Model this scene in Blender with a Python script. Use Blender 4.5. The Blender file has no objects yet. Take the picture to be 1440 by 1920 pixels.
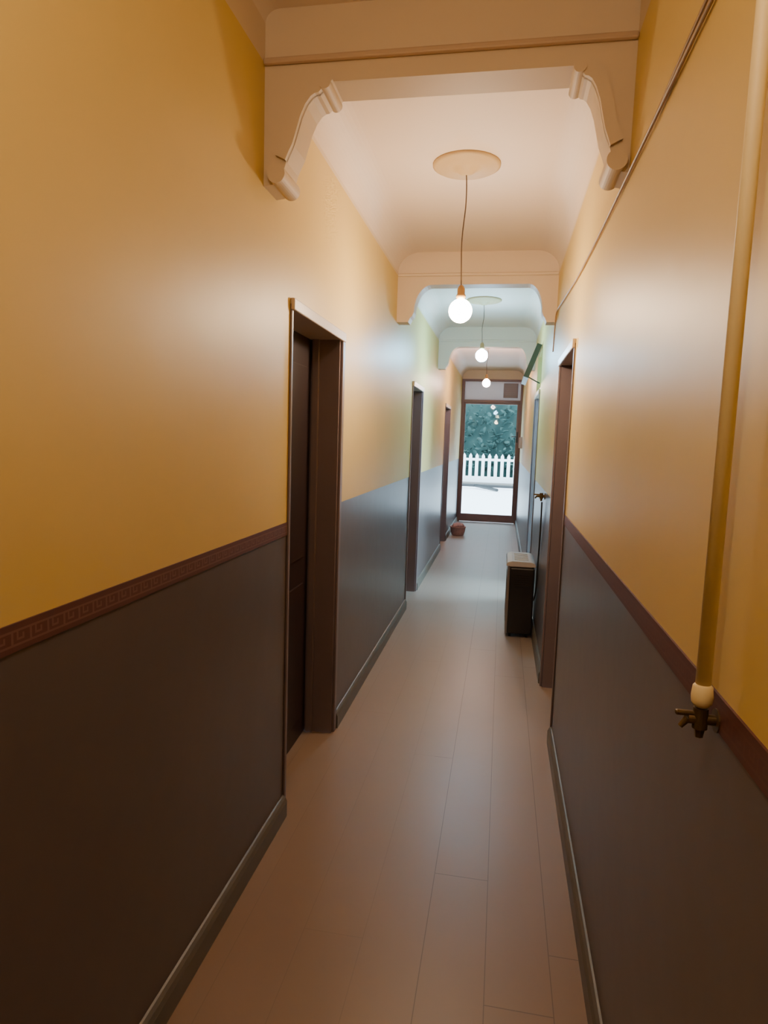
import bpy, bmesh, math, random
from mathutils import Vector, Matrix
random.seed(4)
H=1.55; XL=-0.8115; XR=0.3263; ZY=2.73; ZC=2.89; ZDL=1.214; ZDR=1.200; ZDO=2.044
XC=(XL+XR)/2; YE=12.6; Y0=-2.2; WT=0.2
col=bpy.context.scene.collection

# ------------------------------------------------------------ materials
def newmat(name):
    m=bpy.data.materials.new(name); m.use_nodes=True
    nt=m.node_tree; b=nt.nodes['Principled BSDF']
    return m,nt,b
def simple(name,c,rough=.5,metal=0,noise=0.0,nscale=20,bump=0,spec=.5):
    m,nt,b=newmat(name)
    b.inputs['Roughness'].default_value=rough; b.inputs['Metallic'].default_value=metal
    b.inputs['Specular IOR Level'].default_value=spec
    tc=nt.nodes.new('ShaderNodeTexCoord'); n=nt.nodes.new('ShaderNodeTexNoise')
    n.inputs['Scale'].default_value=nscale; n.inputs['Detail'].default_value=4
    nt.links.new(tc.outputs['Object'],n.inputs['Vector'])
    mx=nt.nodes.new('ShaderNodeMix'); mx.data_type='RGBA'
    k=noise
    mx.inputs[6].default_value=(c[0]*(1-k),c[1]*(1-k),c[2]*(1-k),1)
    mx.inputs[7].default_value=(min(1,c[0]*(1+k)),min(1,c[1]*(1+k)),min(1,c[2]*(1+k)),1)
    nt.links.new(n.outputs['Fac'],mx.inputs[0]); nt.links.new(mx.outputs[2],b.inputs['Base Color'])
    if bump:
        bp=nt.nodes.new('ShaderNodeBump'); bp.inputs['Strength'].default_value=bump; bp.inputs['Distance'].default_value=.01
        nt.links.new(n.outputs['Fac'],bp.inputs['Height']); nt.links.new(bp.outputs[0],b.inputs['Normal'])
    return m
def N(nt,op,a,b=None,clamp=False):
    n=nt.nodes.new('ShaderNodeMath'); n.operation=op; n.use_clamp=clamp
    for i,x in enumerate((a,b)):
        if x is None: continue
        if isinstance(x,(int,float)): n.inputs[i].default_value=x
        else: nt.links.new(x,n.inputs[i])
    return n.outputs[0]
def mixc(nt,f,a,b):
    m=nt.nodes.new('ShaderNodeMix'); m.data_type='RGBA'
    for i,x in ((0,f),(6,a),(7,b)):
        if isinstance(x,tuple): m.inputs[i].default_value=x
        elif isinstance(x,(int,float)): m.inputs[i].default_value=x
        else: nt.links.new(x,m.inputs[i])
    return m.outputs[2]

CREAM=(0.70,0.58,0.45,1)
def wallmat(name,ZD):
    m,nt,b=newmat(name)
    g=nt.nodes.new('ShaderNodeNewGeometry'); s=nt.nodes.new('ShaderNodeSeparateXYZ')
    nt.links.new(g.outputs['Position'],s.inputs[0])
    n=nt.nodes.new('ShaderNodeTexNoise'); n.inputs['Scale'].default_value=1.6; n.inputs['Detail'].default_value=5
    nt.links.new(g.outputs['Position'],n.inputs['Vector'])
    y=mixc(nt,n.outputs['Fac'],(0.64,0.475,0.160,1),(0.72,0.545,0.205,1))
    gr=mixc(nt,n.outputs['Fac'],(0.105,0.084,0.088,1),(0.130,0.106,0.112,1))
    top=N(nt,'GREATER_THAN',s.outputs[2],ZD)
    c=mixc(nt,top,gr,y)
    cr=N(nt,'GREATER_THAN',s.outputs[2],ZY)
    c=mixc(nt,cr,c,CREAM)
    nt.links.new(c,b.inputs['Base Color'])
    nt.links.new(N(nt,'ADD',.34,N(nt,'MULTIPLY',top,.12)),b.inputs['Roughness'])
    n2=nt.nodes.new('ShaderNodeTexNoise'); n2.inputs['Scale'].default_value=4; n2.inputs['Detail'].default_value=2
    nt.links.new(g.outputs['Position'],n2.inputs['Vector'])
    bp=nt.nodes.new('ShaderNodeBump'); bp.inputs['Strength'].default_value=.25; bp.inputs['Distance'].default_value=.01
    nt.links.new(n2.outputs['Fac'],bp.inputs['Height']); nt.links.new(bp.outputs[0],b.inputs['Normal'])
    return m
def floormat():
    m,nt,b=newmat('floor_boards')
    g=nt.nodes.new('ShaderNodeNewGeometry'); s=nt.nodes.new('ShaderNodeSeparateXYZ')
    nt.links.new(g.outputs['Position'],s.inputs[0]); X,Y=s.outputs[0],s.outputs[1]
    W=.189
    u=N(nt,'DIVIDE',N(nt,'ADD',X,.162+10*W),W); fu=N(nt,'FRACT',u); iu=N(nt,'FLOOR',u)
    seam=N(nt,'LESS_THAN',fu,.014)
    fill=N(nt,'ADD',.18,N(nt,'MULTIPLY',N(nt,'GREATER_THAN',X,-.25),.40))
    off=N(nt,'FRACT',N(nt,'MULTIPLY',N(nt,'SINE',N(nt,'MULTIPLY',iu,12.99)),43.7))
    v=N(nt,'ADD',N(nt,'DIVIDE',Y,2.6),off); fv=N(nt,'FRACT',v); iv=N(nt,'FLOOR',v)
    end=N(nt,'LESS_THAN',fv,.0012)
    rnd=N(nt,'FRACT',N(nt,'MULTIPLY',N(nt,'SINE',N(nt,'ADD',N(nt,'MULTIPLY',iu,7.1),N(nt,'MULTIPLY',iv,3.7))),91.3))
    n=nt.nodes.new('ShaderNodeTexNoise'); n.inputs['Scale'].default_value=2.2; n.inputs['Detail'].default_value=6
    nt.links.new(g.outputs['Position'],n.inputs['Vector'])
    base=mixc(nt,rnd,(0.252,0.156,0.096,1),(0.262,0.163,0.100,1))
    base=mixc(nt,N(nt,'MULTIPLY',n.outputs['Fac'],.7),base,(0.20,0.125,0.080,1))
    n3=nt.nodes.new('ShaderNodeTexNoise'); n3.inputs['Scale'].default_value=6; n3.inputs['Detail'].default_value=3; n3.inputs['Roughness'].default_value=.5
    nt.links.new(g.outputs['Position'],n3.inputs['Vector'])
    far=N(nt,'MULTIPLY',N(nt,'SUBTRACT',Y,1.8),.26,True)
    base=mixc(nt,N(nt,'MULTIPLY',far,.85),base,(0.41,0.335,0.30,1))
    dark=N(nt,'MAXIMUM',seam,end)
    base=mixc(nt,N(nt,'MULTIPLY',dark,fill),base,(0.06,0.035,0.025,1))
    nt.links.new(base,b.inputs['Base Color'])
    r=N(nt,'SUBTRACT',.40,N(nt,'MULTIPLY',far,.08)); r=N(nt,'ADD',r,N(nt,'MULTIPLY',N(nt,'SUBTRACT',n3.outputs['Fac'],.5),.05))
    nt.links.new(r,b.inputs['Roughness'])
    h=N(nt,'SUBTRACT',N(nt,'MULTIPLY',n3.outputs['Fac'],N(nt,'ADD',.06,N(nt,'MULTIPLY',far,.12))),N(nt,'MULTIPLY',dark,.25))
    bp=nt.nodes.new('ShaderNodeBump'); bp.inputs['Strength'].default_value=.35; bp.inputs['Distance'].default_value=.012
    nt.links.new(h,bp.inputs['Height']); nt.links.new(bp.outputs[0],b.inputs['Normal'])
    return m
def bandmat(name,ZD,k0):
    m,nt,b=newmat(name)
    g=nt.nodes.new('ShaderNodeNewGeometry'); s=nt.nodes.new('ShaderNodeSeparateXYZ')
    nt.links.new(g.outputs['Position'],s.inputs[0]); Y,Z=s.outputs[1],s.outputs[2]
    cy=N(nt,'FRACT',N(nt,'DIVIDE',Y,.045)); cz=N(nt,'DIVIDE',N(nt,'SUBTRACT',Z,ZD-.052),.052)
    def rng(v,a,c): return N(nt,'MULTIPLY',N(nt,'GREATER_THAN',v,a),N(nt,'LESS_THAN',v,c))
    bars=[rng(cz,.70,.78),rng(cz,.22,.30)]
    bars.append(N(nt,'MULTIPLY',rng(cy,.05,.17),rng(cz,.22,.78)))
    bars.append(N(nt,'MULTIPLY',rng(cy,.34,.44),rng(cz,.40,.70)))
    bars.append(N(nt,'MULTIPLY',rng(cy,.34,.75),rng(cz,.40,.48)))
    bars.append(N(nt,'MULTIPLY',rng(cy,.65,.75),rng(cz,.40,.62)))
    k=bars[0]
    for q in bars[1:]: k=N(nt,'MAXIMUM',k,q)
    c=mixc(nt,N(nt,'MULTIPLY',k,k0),(0.105,0.036,0.032,1),(0.36,0.22,0.18,1))
    nt.links.new(c,b.inputs['Base Color']); b.inputs['Roughness'].default_value=.5
    return m
def emis(name,c,s):
    m,nt,b=newmat(name); b.inputs['Base Color'].default_value=(1,1,1,1)
    b.inputs['Emission Color'].default_value=(*c,1); b.inputs['Emission Strength'].default_value=s
    return m
def glassmat(name,tint,rough=.02):
    m=bpy.data.materials.new(name); m.use_nodes=True; nt=m.node_tree; nt.nodes.clear()
    o=nt.nodes.new('ShaderNodeOutputMaterial'); t=nt.nodes.new('ShaderNodeBsdfTransparent'); g=nt.nodes.new('ShaderNodeBsdfGlossy')
    t.inputs[0].default_value=(*tint,1); g.inputs['Roughness'].default_value=rough
    mx=nt.nodes.new('ShaderNodeMixShader'); fr=nt.nodes.new('ShaderNodeFresnel'); fr.inputs[0].default_value=1.2
    nt.links.new(fr.outputs[0],mx.inputs[0]); nt.links.new(t.outputs[0],mx.inputs[1]); nt.links.new(g.outputs[0],mx.inputs[2]); nt.links.new(mx.outputs[0],o.inputs[0])
    return m
def frosted(name,c):
    m=bpy.data.materials.new(name); m.use_nodes=True; nt=m.node_tree; nt.nodes.clear()
    o=nt.nodes.new('ShaderNodeOutputMaterial'); t=nt.nodes.new('ShaderNodeBsdfTranslucent'); g=nt.nodes.new('ShaderNodeBsdfDiffuse')
    t.inputs[0].default_value=(*c,1); g.inputs[0].default_value=(*c,1)
    mx=nt.nodes.new('ShaderNodeMixShader'); mx.inputs[0].default_value=.90
    nt.links.new(t.outputs[0],mx.inputs[1]); nt.links.new(g.outputs[0],mx.inputs[2]); nt.links.new(mx.outputs[0],o.inputs[0])
    return m

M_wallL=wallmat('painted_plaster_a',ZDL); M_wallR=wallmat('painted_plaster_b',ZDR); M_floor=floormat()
M_bandL=bandmat('border_paper_a',ZDL,.25); M_bandR=bandmat('border_paper_b',ZDR,.05)
M_cream=simple('cream_plaster',(0.70,0.58,0.45),.6,noise=.03,nscale=3)
M_ceil=simple('ceiling_paint',(0.78,0.67,0.59),.6,noise=.03,nscale=3)
M_frame=simple('door_frame_paint',(0.195,0.150,0.165),.36,noise=.08,nscale=6)
M_frametop=simple('architrave_paint',(0.62,0.52,0.44),.35,noise=.05)
M_door=simple('dark_door_leaf',(0.026,0.016,0.019),.4,noise=.2,nscale=8)
M_base=simple('baseboard_paint',(0.13,0.115,0.10),.4,noise=.1,nscale=10)
M_pipe=simple('yellow_painted_pipe',(0.88,0.76,0.46),.5,noise=.04)
M_brass=simple('tarnished_brass',(0.16,0.11,0.055),.45,metal=.8,noise=.3,nscale=60)
M_cable=simple('painted_cable',(0.36,0.22,0.10),.5,noise=.1)
M_cord=simple('lamp_cord',(0.10,0.06,0.04),.6)
M_sock=simple('brass_socket',(0.35,0.22,0.10),.35,metal=.7)
M_black=simple('black_enamel',(0.014,0.013,0.014),.35,noise=.1)
M_white=simple('white_enamel',(0.50,0.48,0.48),.35,noise=.03)
M_frost=frosted('frosted_transom',(.52,.46,.46))
M_steel=simple('steel_mesh',(0.35,0.33,0.31),.35,metal=.9)
M_ceram=simple('radiant_ceramic',(0.55,0.33,0.22),.7,noise=.1)
M_rub=simple('rubber',(0.02,0.02,0.02),.7)
M_enddoor=simple('entrance_door_wood',(0.17,0.10,0.10),.4,noise=.15,nscale=5)
M_glass=glassmat('clear_glass',(.95,.98,.98))
M_glass2=glassmat('green_glass',(.25,.55,.5),rough=.05)
M_teal=simple('teal_frame_paint',(0.018,0.050,0.050),.4,noise=.1)
M_pick=simple('white_picket_paint',(0.8,0.82,0.85),.6,noise=.03)
M_pave=simple('pale_concrete',(0.78,0.79,0.82),.8,noise=.04,nscale=2)
M_leaf=simple('hedge_leaves',(0.028,0.060,0.054),.8,noise=.35,nscale=3,spec=.2)
M_mat=simple('pink_cloth',(0.45,0.27,0.27),.9,noise=.5,nscale=30)
M_cyanroom=simple('side_room_paint',(0.30,0.60,0.68),.5,noise=.03)
M_wick=simple('wicker',(0.38,0.22,0.20),.8,noise=.4,nscale=50)
M_frametop2=simple('rail_paint',(0.55,0.41,0.30),.5)

# ------------------------------------------------------------ mesh helpers
def obj(name,bm,mats,parent=None,smooth=False):
    me=bpy.data.meshes.new(name); bmesh.ops.recalc_face_normals(bm,faces=bm.faces[:]); bm.to_mesh(me); bm.free()
    for m in (mats if isinstance(mats,(list,tuple)) else [mats]): me.materials.append(m)
    if smooth:
        for p in me.polygons: p.use_smooth=True
    o=bpy.data.objects.new(name,me); col.objects.link(o)
    if parent: o.parent=parent
    return o
def empty(name,loc=(0,0,0)):
    e=bpy.data.objects.new(name,None); col.objects.link(e); return e
def addbox(bm,x0,x1,y0,y1,z0,z1,mi=0,bev=0):
    vs=[bm.verts.new(p) for p in ((x0,y0,z0),(x1,y0,z0),(x1,y1,z0),(x0,y1,z0),(x0,y0,z1),(x1,y0,z1),(x1,y1,z1),(x0,y1,z1))]
    fs=[bm.faces.new([vs[i] for i in f]) for f in ((3,2,1,0),(4,5,6,7),(0,1,5,4),(1,2,6,5),(2,3,7,6),(3,0,4,7))]
    for f in fs: f.material_index=mi
    if bev:
        es=list({e for f in fs for e in f.edges}); r=bmesh.ops.bevel(bm,geom=es,offset=bev,segments=2,affect='EDGES',profile=.5)
        for f in r['faces']: f.material_index=mi
def box(name,x0,x1,y0,y1,z0,z1,mat,parent=None,bev=0):
    bm=bmesh.new(); addbox(bm,x0,x1,y0,y1,z0,z1,0,bev); return obj(name,bm,mat,parent)
def addprism(bm,pts,fn0,fn1,mi=0):
    a=[bm.verts.new(fn0(p)) for p in pts]; b=[bm.verts.new(fn1(p)) for p in pts]
    n=len(pts)
    fs=[bm.faces.new(a),bm.faces.new(b[::-1])]
    for i in range(n): fs.append(bm.faces.new((a[i],b[i],b[(i+1)%n],a[(i+1)%n])))
    for f in fs: f.material_index=mi
def addcyl(bm,p0,p1,r0,r1=None,seg=20,mi=0):
    r1=r0 if r1 is None else r1
    p0=Vector(p0);p1=Vector(p1);d=(p1-p0);L=d.length
    q=d.to_track_quat('Z','Y').to_matrix().to_4x4()
    r=bmesh.ops.create_cone(bm,cap_ends=True,segments=seg,radius1=r0,radius2=r1,depth=L,matrix=Matrix.Translation((p0+p1)/2)@q)
    for v in r['verts']:
        for f in v.link_faces: f.material_index=mi
def lathe(bm,prof,c,seg=32,mi=0):
    rings=[]
    for r,z in prof:
        rings.append([bm.verts.new((c[0]+r*math.cos(2*math.pi*i/seg),c[1]+r*math.sin(2*math.pi*i/seg),c[2]+z)) for i in range(seg)])
    for a,b in zip(rings[:-1],rings[1:]):
        for i in range(seg):
            f=bm.faces.new((a[i],a[(i+1)%seg],b[(i+1)%seg],b[i])); f.material_index=mi; f.smooth=True
    for rg in (rings[0],rings[-1]):
        f=bm.faces.new(rg); f.material_index=mi
def curve(name,pts,r,mat,parent=None,smooth=True):
    cu=bpy.data.curves.new(name,'CURVE'); cu.dimensions='3D'; cu.bevel_depth=r; cu.bevel_resolution=3
    sp=cu.splines.new('NURBS' if smooth else 'POLY'); sp.points.add(len(pts)-1)
    for i,p in enumerate(pts): sp.points[i].co=(*p,1)
    if smooth: sp.use_endpoint_u=True; sp.order_u=3
    cu.materials.append(mat)
    o=bpy.data.objects.new('tmp_curve',cu); col.objects.link(o)
    dg=bpy.context.evaluated_depsgraph_get(); me=bpy.data.meshes.new_from_object(o.evaluated_get(dg))
    col.objects.unlink(o); bpy.data.objects.remove(o)
    o2=bpy.data.objects.new(name,me); col.objects.link(o2)
    if parent: o2.parent=parent
    for p in me.polygons: p.use_smooth=True
    return o2

# ------------------------------------------------------------ shell
LD=[(2.42,3.19),(5.80,6.50),(9.15,9.95)]
RD=[(3.36,4.15),(6.45,7.25)]
def wall(name,xin,xout,doors,tops,mat):
    bm=bmesh.new(); y=Y0
    a,b=sorted((xin,xout))
    for (d0,d1),zt in zip(doors,tops):
        addbox(bm,a,b,y,d0,-.02,ZC+.06); addbox(bm,a,b,d0,d1,zt,ZC+.06); y=d1
    addbox(bm,a,b,y,YE+.12,-.02,ZC+.06)
    return obj(name,bm,mat)
wall('wall_left',XL,XL-WT,LD,[ZDO]*3,M_wallL)
wall('wall_right',XR,XR+WT,RD,[ZDO,2.46],M_wallR)
box('wall_back',XL-WT,XR+WT,Y0-.15,Y0,-.02,ZC+.06,M_wallL)
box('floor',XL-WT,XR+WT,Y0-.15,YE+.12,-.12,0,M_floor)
bm=bmesh.new(); addbox(bm,XL-WT,XR+WT,Y0-.15,YE+.12,ZC,ZC+.12)
for k,(ya,yb) in enumerate(((Y0,2.118),(2.243,4.82),(4.945,7.92),(8.045,YE))):
    ch,z0=((.05,2.85) if k==0 else (.16,ZY+.02)); cv=ZC-z0
    for sx,xw in ((1,XL),(-1,XR)):
        pts=[(xw,z0)]
        for i in range(1,13):
            t=math.pi/2*i/12; pts.append((xw+sx*ch*(1-math.cos(t)),z0+cv*math.sin(t)))
        pts.append((xw,ZC))
        addprism(bm,pts,lambda p:(p[0],ya,p[1]),lambda p:(p[0],yb,p[1]))
obj('ceiling',bm,M_ceil)

def profile(k,round_=False):
    if round_:
        pr=[(0,2.40),(.085,2.40),(.10,2.43),(.115,2.445)]
        for i in range(0,11):
            t=math.pi/2*i/10; pr.append((.125+.13*(1-math.cos(t)),2.47+.193*math.sin(t)))
        return [(a*k,z) for a,z in pr]
    pr=[(0,2.355),(.045,2.362),(.064,2.385),(.070,2.41),(.076,2.43),(.085,2.45),(.10,2.48),(.112,2.52),(.124,2.56),(.140,2.595),(.158,2.618),(.172,2.626),(.184,2.628),(.192,2.636),(.215,2.648),(.228,2.663)]
    return [(a*k,z) for a,z in pr]
def archway(name,ya,yb,detailed):
    e=empty(name)
    bm=bmesh.new()
    L=profile(1.0,not detailed); Rr=profile(.78 if detailed else .80,not detailed)
    line=[(XL+a,z) for a,z in L]+[(XR-a,z) for a,z in Rr[::-1]]
    for y,fl in ((ya,0),(yb,1)):
        lo=[bm.verts.new((x,y,z)) for x,z in line]; hi=[bm.verts.new((x,y,ZC)) for x,z in line]
        for i in range(len(line)-1): bm.faces.new((lo[i],lo[i+1],hi[i+1],hi[i]))
        if fl==0: lo0=lo
        else:
            for i in range(len(line)-1): bm.faces.new((lo0[i],lo0[i+1],lo[i+1],lo[i]))
    obj('bulkhead',bm,M_cream,e)
    box('picture_rail',XL,XR,ya-.018,ya,ZY-.010,ZY+.010,M_frametop2 if detailed else M_cream,e,bev=.006)
    if detailed:
        bm=bmesh.new()
        for sx,xw,k in ((1,XL,1.0),(-1,XR,.78)):
            addcyl(bm,(xw+sx*.050*k,ya-.026,2.385),(xw+sx*.050*k,yb+.012,2.385),.030,seg=28)
            addcyl(bm,(xw+sx*.205*k,ya-.022,2.652),(xw+sx*.205*k,yb+.008,2.652),.019,seg=24)
            pr=[(a*k,z) for a,z in profile(1.0)[4:]]
            n=len(pr)
            A=[bm.verts.new((xw+sx*a,ya-.014,z)) for a,z in pr]; B=[bm.verts.new((xw+sx*(a-.034),ya-.014,z+.016)) for a,z in pr]
            A2=[bm.verts.new((xw+sx*a,ya+.01,z)) for a,z in pr]; B2=[bm.verts.new((xw+sx*(a-.034),ya+.01,z+.016)) for a,z in pr]
            for i in range(n-1):
                bm.faces.new((A[i],A[i+1],B[i+1],B[i])); bm.faces.new((A[i],A2[i],A2[i+1],A[i+1])); bm.faces.new((B[i],B[i+1],B2[i+1],B2[i]))
        obj('scroll_brackets',bm,M_cream,e)
    return e
archway('archway',2.118,2.243,True)
archway('archway',4.82,4.945,False)
archway('archway',7.92,8.045,False)

def strip(name,xw,sx,y0,y1,z0,z1,th,mat,bev=0):
    a,b=sorted((xw,xw+sx*th)); return box(name,a,b,y0,y1,z0,z1,mat,bev=bev)
strip('trim_1',XL,1,Y0,LD[0][0]-.02,ZDL-.050,ZDL,.004,M_bandL)
strip('trim_2',XR,-1,Y0,RD[0][0]-.02,ZDR-.050,ZDR,.004,M_bandR)
def base(name,xw,sx,doors):
    bm=bmesh.new(); y=Y0
    for d0,d1 in list(doors)+[(YE,YE)]:
        y1=d0-.018 if d0<YE else YE
        pts=[(0,0),(.020,0),(.020,.065),(.014,.080),(.006,.088),(0,.09)]
        addprism(bm,pts,lambda p:(xw+sx*p[0],y,p[1]),lambda p:(xw+sx*p[0],y1,p[1]))
        y=d1+.045
    obj(name,bm,M_base)
base('baseboard_left',XL,1,LD); base('baseboard_right',XR,-1,RD)

def sidedoor(name,xw,sx,d0,d1,zt,leaf=True,topmat=None):
    e=empty(name); out=-sx
    def bx(n,xa,xb,ya,yb,za,zb,m,bev=0):
        a,b=sorted((xa,xb)); return box(n,a,b,ya,yb,za,zb,m,e,bev)
    fw=.040; pr=sx*.014
    bx('architrave_near',xw,xw+pr*.6,d0-.016,d0+.004,0,zt,M_frame,.003)
    bx('architrave_far',xw,xw+pr,d1-.004,d1+fw,0,zt,M_frame,.004)
    bx('architrave_head',xw,xw+pr*1.3,d0-.016,d1+fw,zt-.025,zt+fw*.5,topmat or M_frametop,.004)
    bx('jamb_near',xw,xw+out*WT,d0,d0+.02,0,zt,M_frame)
    bx('jamb_far',xw,xw+out*WT,d1-.02,d1,0,zt,M_frame)
    bx('jamb_head',xw,xw+out*WT,d0+.02,d1-.02,zt-.02,zt,M_frametop)
    bx('stop_far',xw+out*.10,xw+out*.135,d1-.04,d1-.02,0,zt-.02,M_frame,.003)
    bx('stop_near',xw+out*.10,xw+out*.135,d0+.02,d0+.04,0,zt-.02,M_frame,.003)
    if leaf:
        x1=xw+out*.145; x2=xw+out*.185
        bm=bmesh.new(); ya,yb=d0+.022,d1-.022; zz=zt-.022
        a,b=sorted((x1,x2)); addbox(bm,a,b,ya,yb,.006,zz)
        w=yb-ya
        for za,zb in ((.12,.82),(.95,zz-.14)):
            for k in range(2):
                p0=ya+.09+k*(w-.09)/2; p1=p0+(w-.27)/2
                c,d=sorted((x1,x1+sx*.010)); addbox(bm,c,d,p0,p1,za,zb,0,.004)
        addcyl(bm,(x1,ya+.06,1.0),(x1+sx*.05,ya+.06,1.0),.011,seg=12,mi=1)
        addcyl(bm,(x1+sx*.035,ya+.06,1.0),(x1+sx*.075,ya+.06,1.0),.026,seg=16,mi=1)
        obj('leaf',bm,[M_door,M_brass],e)
    return e
for i,(a,b) in enumerate(LD): sidedoor('door_%d'%(i+1),XL,1,a,b,ZDO)  # door_1: near-black closed leaf stands for the shade of an open room
sidedoor('door_4',XR,-1,RD[0][0],RD[0][1],ZDO)
sidedoor('door_5',XR,-1,RD[1][0],RD[1][1],ZDO,leaf=False)
box('leaf',XR+WT,XR+WT+.62,RD[1][1]-.06,RD[1][1]-.02,.006,ZDO-.022,M_cyanroom,bpy.data.objects['door_5'],.004)

e=empty('window_1')
bm=bmesh.new()
ya,yb=RD[1][0]-.05,RD[1][1]-.03
W=yb-ya; Hh=.33
addbox(bm,-.024,.024,0,W,0,.05); addbox(bm,-.024,.024,0,W,Hh-.05,Hh); addbox(bm,-.024,.024,0,.055,.05,Hh-.05); addbox(bm,-.024,.024,W-.05,W,.05,Hh-.05)
addbox(bm,-.003,.003,.055,W-.05,.05,Hh-.05,1)
o=obj('sash',bm,[M_teal,M_glass2],e)
o.location=(XR-.03,ya,2.48); o.rotation_euler=(0,math.radians(180+20),0)
curve('stay',[(XR-.01,ya+.05,2.12),(XR-.08,ya+.02,2.15),(XR-.13,ya+.01,2.18)],.006,M_teal,e)
box('transom_rail',XR,XR+WT,RD[1][0],RD[1][1],ZDO,ZDO+.04,M_frame,e)

sx0=XR+WT; sx1=3.2; sy0,sy1=5.4,8.6
e=empty('side_room')
box('side_floor',sx0,sx1,sy0,sy1,-.12,0,M_floor,e)
box('side_ceiling',sx0,sx1,sy0,sy1,ZC,ZC+.1,M_cream,e)
box('side_wall_a',sx0,sx1,sy0-.1,sy0,-.02,ZC+.05,M_cyanroom,e)
box('side_wall_b',sx0,sx1,sy1,sy1+.1,-.02,ZC+.05,M_cyanroom,e)
bm=bmesh.new()
addbox(bm,sx1,sx1+.15,sy0,sy0+.4,-.02,ZC+.05);addbox(bm,sx1,sx1+.15,sy1-.4,sy1,-.02,ZC+.05)
addbox(bm,sx1,sx1+.15,sy0+.4,sy1-.4,-.02,.8);addbox(bm,sx1,sx1+.15,sy0+.4,sy1-.4,2.6,ZC+.05)
obj('side_wall_c',bm,M_cyanroom,e)
bm=bmesh.new()
for yy in (sy0+.4,(sy0+sy1)/2-.025,sy1-.45): addbox(bm,sx1+.04,sx1+.09,yy,yy+.05,.8,2.6)
for zz in (.8,1.68,2.55): addbox(bm,sx1+.045,sx1+.085,sy0+.4,sy1-.4,zz,zz+.05)
obj('side_window',bm,M_pick,e)

# ------------------------------------------------------------ end wall + glazed entrance door
box('wall_front',XL,XR,YE,YE+.12,2.72,ZC,M_cream)
e=empty('door_6')
bm=bmesh.new()
gl,gr=-.729,.235
addbox(bm,XL,gl-.03,YE-.02,YE+.08,0,2.72,0,.004); addbox(bm,gr+.05,XR,YE-.02,YE+.08,0,2.72,0,.004)
addbox(bm,gl-.03,gr+.05,YE-.02,YE+.08,2.285,2.335,0,.004); addbox(bm,gl-.03,gr+.05,YE-.02,YE+.08,2.68,2.72,0,.004)
obj('frame',bm,M_enddoor,e)
bm=bmesh.new()
addbox(bm,gl-.03,gr+.05,YE+.01,YE+.05,.01,.155,0,.004); addbox(bm,gl-.03,gr+.05,YE+.01,YE+.05,2.255,2.285,0,.003)
addbox(bm,gl-.03,gl,YE+.01,YE+.05,.155,2.255,0,.003); addbox(bm,gr,gr+.05,YE+.01,YE+.05,.155,2.255,0,.003)
obj('leaf',bm,M_enddoor,e)
bm=bmesh.new(); addbox(bm,gl,gr,YE+.027,YE+.033,.155,2.255); obj('glass',bm,M_glass,e)
bm=bmesh.new()
vs=[bm.verts.new(p) for p in ((gl-.03,YE+.03,2.335),(gr+.05,YE+.03,2.335),(gr+.05,YE+.03,2.68),(gl-.03,YE+.03,2.68))]; bm.faces.new(vs)
obj('transom_pane',bm,M_frost,e)
bm=bmesh.new(); addbox(bm,gr-.27,gr+.0,YE-.012,YE+.02,2.38,2.65,0,.004)
for i in range(6): addbox(bm,gr-.255,gr-.015,YE-.02,YE-.008,2.40+i*.04,2.415+i*.04)
obj('vent_grille',bm,M_frame,e)
bm=bmesh.new(); addcyl(bm,(gr+.02,YE+.01,1.66),(gr+.02,YE-.04,1.66),.012,seg=12); addbox(bm,gr+.005,gr+.04,YE-.004,YE+.012,1.55,1.75); addcyl(bm,(gr+.02,YE-.04,1.66),(gr-.08,YE-.04,1.66),.010,seg=12)
obj('handle',bm,M_black,e)

# ------------------------------------------------------------ pendants
M_cream2=simple('rose_plaster',(0.53,0.39,0.21),.6,noise=.05)
def pendant(name,y,zb,c,s,x=XC,r=.052):
    e=empty(name)
    bm=bmesh.new()
    lathe(bm,[(.165,0),(.165,-.008),(.15,-.016),(.13,-.014),(.115,-.022),(.08,-.020),(.05,-.03),(.03,-.045),(.012,-.05)],(x,y,ZC))
    obj('ceiling_rose',bm,M_cream2,e)
    curve('cord',[(x,y,ZC-.04),(x+.010,y,ZC-.15),(x-.010,y,(ZC+zb)/2),(x-.004,y,zb+.2),(x,y,zb+r+.03)],.0030,M_cord,e)
    bm=bmesh.new(); lathe(bm,[(.006,.075),(.012,.07),(.019,.055),(.019,.03),(.024,.026),(.024,.014),(.017,.008),(.017,0)],(x,y,zb+r-.008),24)
    obj('lampholder',bm,M_sock,e)
    bm=bmesh.new(); prof=[]
    for i in range(0,15):
        t=math.pi*(i/16.0); prof.append((max(.002,r*math.sin(t)),-r*math.cos(t)))
    prof.append((.017,r*.97)); prof=[(.0015,-r)]+prof[1:]
    lathe(bm,prof,(x,y,zb),32)
    obj('bulb',bm,emis('bulb_glow',c,s),e)
pendant('pendant_lamp',3.35,2.195,(1.0,.73,.48),330,r=.058)
pendant('pendant_lamp',6.43,2.37,(.33,.70,1.0),430,r=.058)
pendant('pendant_lamp',9.4,2.37,(1.0,.68,.58),330,x=-.27,r=.055)
pendant('pendant_lamp',.25,2.50,(1.0,.74,.46),185,r=.055)

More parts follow.
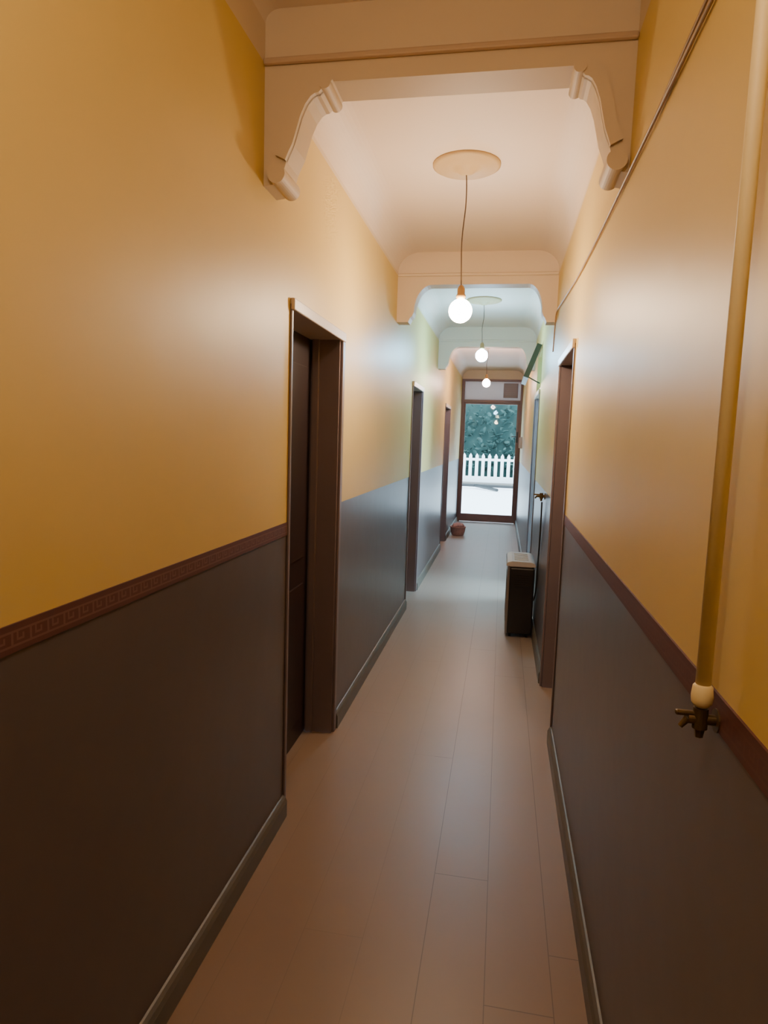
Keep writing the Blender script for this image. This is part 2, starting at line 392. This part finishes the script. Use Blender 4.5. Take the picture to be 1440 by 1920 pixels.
# ------------------------------------------------------------ pipe, taps, cables on right wall
e=empty('gas_pipe')
px=XR-.026
bm=bmesh.new(); addcyl(bm,(px,.966,1.20),(px,.966,ZC),.0105,seg=24)
o=obj('pipe',bm,M_pipe,e,True)
bm=bmesh.new(); lathe(bm,[(.010,.018),(.0135,.014),(.0150,.0),(.0140,-.010),(.009,-.016)],(px,.966,1.198),24)
for zz in (2.6,):
    lathe(bm,[(.0125,-.01),(.0155,-.008),(.0155,.008),(.0125,.01)],(px,.966,zz),24); addbox(bm,px,XR,.96,.972,zz-.006,zz+.006)
obj('fittings',bm,M_pipe,e)
def tap(name,y,z,k=1.0):
    e=empty(name); bm=bmesh.new()
    addcyl(bm,(XR,y,z),(XR-.045*k,y,z),.008*k); addcyl(bm,(XR,y,z),(XR-.006,y,z),.018*k)
    addcyl(bm,(px,y,z-.014*k),(px,y,z+.018*k),.011*k); addcyl(bm,(XR-.045*k,y,z),(XR-.055*k,y,z-.014*k),.006*k,.004*k)
    addbox(bm,XR-.064*k,XR-.03*k,y-.005*k,y+.005*k,z+.004*k,z+.012*k,0,.003*k)
    addcyl(bm,(px,y,z-.014*k),(px,y,z-.028*k),.008*k,.006*k,seg=6)
    obj('valve',bm,M_brass,e,False)
tap('gas_tap',.966,1.163,.95)
tap('gas_tap',4.9,1.165,1.3)
cx=XR-.008
curve('electrical_cable',[(cx,Y0+.02,2.335),(cx,.5,2.33),(cx,1.3,2.328),(cx,1.7,2.331),(cx,2.1,2.334),(cx,2.6,2.338),(cx,3.4,2.36),(cx,4.2,2.42),(cx,4.75,2.46),(cx,4.80,2.40),(cx,4.86,2.2)],.0045,M_cable)
curve('electrical_cable',[(cx,Y0+.02,2.37),(cx,.5,2.36),(cx,1.3,2.35),(cx,1.55,2.343),(cx,1.72,2.333)],.0040,M_cable)

# ------------------------------------------------------------ gas heater
e=empty('gas_heater')
hx0,hx1,hy0,hy1,hz=.092,XR-.025,5.15,5.60,.60
bm=bmesh.new(); addbox(bm,hx0+.015,hx1,hy0,hy1,.035,hz-.03,0,.012)
for i in range(6): addbox(bm,hx0+.06,hx1-.04,hy0-.003,hy0+.01,.42+i*.018,.428+i*.018,0)
obj('casing',bm,M_black,e)
bm=bmesh.new()
pts=[(hx0-.012,hz-.018),(hx1+.004,hz-.018)]+[(hx1+.004-.05*(1-math.cos(math.pi/2*i/6)),hz-.010+.030*math.sin(math.pi/2*i/6)) for i in range(7)]+[(hx0+.03,hz+.022),(hx0-.005,hz+.010),(hx0-.012,hz-.005)]
addprism(bm,pts,lambda p:(p[0],hy0-.008,p[1]),lambda p:(p[0],hy1+.008,p[1]))
for i in range(5): addbox(bm,hx0+.05,hx1-.05,hy0+.07+i*.07,hy0+.10+i*.07,hz+.015,hz+.026)
obj('top',bm,M_white,e)
bm=bmesh.new()
addbox(bm,hx0,hx0+.016,hy0,hy1,.035,.12);addbox(bm,hx0,hx0+.016,hy0,hy1,.48,hz-.025)
addbox(bm,hx0,hx0+.016,hy0,hy0+.04,.12,.48);addbox(bm,hx0,hx0+.016,hy1-.04,hy1,.12,.48)
addbox(bm,hx0+.016,hx1-.02,hy0+.02,hy1-.02,hz-.031,hz-.017)
obj('front_surround',bm,M_steel,e)
bm=bmesh.new()
for i in range(3): addbox(bm,hx0+.010,hx0+.018,hy0+.05+i*.12,hy0+.16+i*.12,.14,.46)
obj('radiant_plaques',bm,M_ceram,e)
bm=bmesh.new()
for i in range(12): addcyl(bm,(hx0+.002,hy0+.04,.14+i*.03),(hx0+.002,hy1-.04,.14+i*.03),.002,seg=6)
for i in range(4): addcyl(bm,(hx0-.001,hy0+.06+i*.11,.12),(hx0-.001,hy0+.06+i*.11,.48),.003,seg=6)
obj('guard',bm,M_steel,e)
bm=bmesh.new()
for xx in (hx0+.04,hx1-.04):
    for yy in (hy0+.05,hy1-.05): addcyl(bm,(xx-.008,yy,.02),(xx+.008,yy,.02),.02,seg=16); addcyl(bm,(xx,yy,.02),(xx,yy,.04),.006,seg=8)
obj('castors',bm,M_rub,e)
curve('gas_hose',[(hx1,hy0+.06,.30),(XR-.012,hy0+.0,.34),(XR-.012,hy0-.09,.6),(XR-.014,4.95,.95),(XR-.02,4.9,1.12)],.006,M_rub,e)

# basket by left wall
e=empty('wicker_basket')
bm=bmesh.new(); c=(-.655,10.68,0)
lathe(bm,[(.08,.0),(.10,.01),(.118,.07),(.125,.13),(.132,.135),(.132,.15),(.120,.15),(.112,.08),(.09,.02)],c,28)
obj('body',bm,M_wick,e)
bm=bmesh.new(); bmesh.ops.create_icosphere(bm,subdivisions=3,radius=.1,matrix=Matrix.Translation((c[0],c[1],.15))@Matrix.Diagonal((1,1,.6,1)))
for v in bm.verts: v.co+=Vector((random.uniform(-1,1),random.uniform(-1,1),random.uniform(-1,1)))*.012
obj('folded_cloth',bm,M_mat,e,True)

e=empty('intercom')
bm=bmesh.new(); addbox(bm,XR-.035,XR,11.4,11.5,1.45,1.65,0,.006); addbox(bm,XR-.055,XR-.035,11.41,11.445,1.46,1.64,0,.006); obj('handset',bm,M_white,e)

# ------------------------------------------------------------ outside
box('pavement',-14,14,YE+.12,24.6,-.2,-.05,M_pave)
box('garden_kerb',-14,14,24.6,24.85,-.25,.02,M_base)
box('garden_soil',-14,14,24.85,40,-.3,-.06,M_leaf)
e=empty('picket_fence')
bm=bmesh.new()
for i in range(60):
    x=-7+i*.24
    addprism(bm,[(x,-.06),(x+.12,-.06),(x+.12,1.0),(x+.06,1.10),(x,1.0)],lambda p:(p[0],25.2,p[1]),lambda p:(p[0],25.23,p[1]))
for z in (.12,.82): addbox(bm,-7,7.4,25.23,25.28,z,z+.09)
addbox(bm,-7,7.4,25.19,25.3,-.06,.22)
obj('pickets',bm,M_pick,e)
e=empty('pavement_bar')  # dark bar with a short side piece, lying on the pavement
bm=bmesh.new(); addcyl(bm,(-3.2,22.5,.06),(1.2,22.2,.06),.05,mi=0); addcyl(bm,(-.9,22.4,.06),(-.1,21.2,.01),.05,mi=0)
obj('bar',bm,M_black,e)
bm=bmesh.new()
rr=random.Random(2)
for i in range(2600):
    x=rr.uniform(-6,6); z=rr.uniform(.4,5.0); y=27+rr.uniform(-.4,.5)+.15*z
    s=rr.uniform(.06,.19)
    m=Matrix.Translation((x,y,z))@Matrix.Rotation(rr.uniform(0,6),4,Vector((rr.random(),rr.random(),rr.random())).normalized())@Matrix.Diagonal((s,s*.55,s*.2,1))
    bmesh.ops.create_icosphere(bm,subdivisions=1,radius=1,matrix=m)
addbox(bm,-10,10,27.6,28.6,-.06,6.6)
obj('hedge',bm,M_leaf)

# ------------------------------------------------------------ light
w=bpy.data.worlds.new('sky'); bpy.context.scene.world=w; w.use_nodes=True
bg=w.node_tree.nodes['Background']
bg.inputs[0].default_value=(.60,.82,1.0,1); bg.inputs[1].default_value=9
sd=bpy.data.lights.new('sun','SUN'); sd.energy=7; sd.angle=.1; sd.color=(.95,.97,1)
so=bpy.data.objects.new('sun',sd); col.objects.link(so); so.rotation_euler=Vector((-.25,.35,-1)).to_track_quat('-Z','Y').to_euler()
ad=bpy.data.lights.new('window_daylight','AREA'); ad.energy=420; ad.shape='RECTANGLE'; ad.size=2.2; ad.size_y=1.7; ad.color=(.50,.84,1)
ao=bpy.data.objects.new('window_daylight',ad); col.objects.link(ao); ao.location=(sx1+.25,(sy0+sy1)/2,1.7)
ao.rotation_euler=Vector((-1,0,0)).to_track_quat('-Z','Z').to_euler()

# ------------------------------------------------------------ camera
yaw,pitch,roll,f=.1763,.1128,.0324,1217.66
fw=Vector((-math.sin(yaw)*math.cos(pitch),math.cos(yaw)*math.cos(pitch),-math.sin(pitch)))
rt=fw.cross(Vector((0,0,1))).normalized(); up=rt.cross(fw)
r2=rt*math.cos(roll)+up*math.sin(roll); u2=up*math.cos(roll)-rt*math.sin(roll)
cd=bpy.data.cameras.new('camera'); co=bpy.data.objects.new('camera',cd); col.objects.link(co)
m=Matrix(((r2.x,u2.x,-fw.x,0),(r2.y,u2.y,-fw.y,0),(r2.z,u2.z,-fw.z,H),(0,0,0,1)))
co.matrix_world=m; cd.sensor_fit='VERTICAL'; cd.sensor_height=36; cd.lens=f/1920*36; cd.clip_start=.02
bpy.context.scene.camera=co
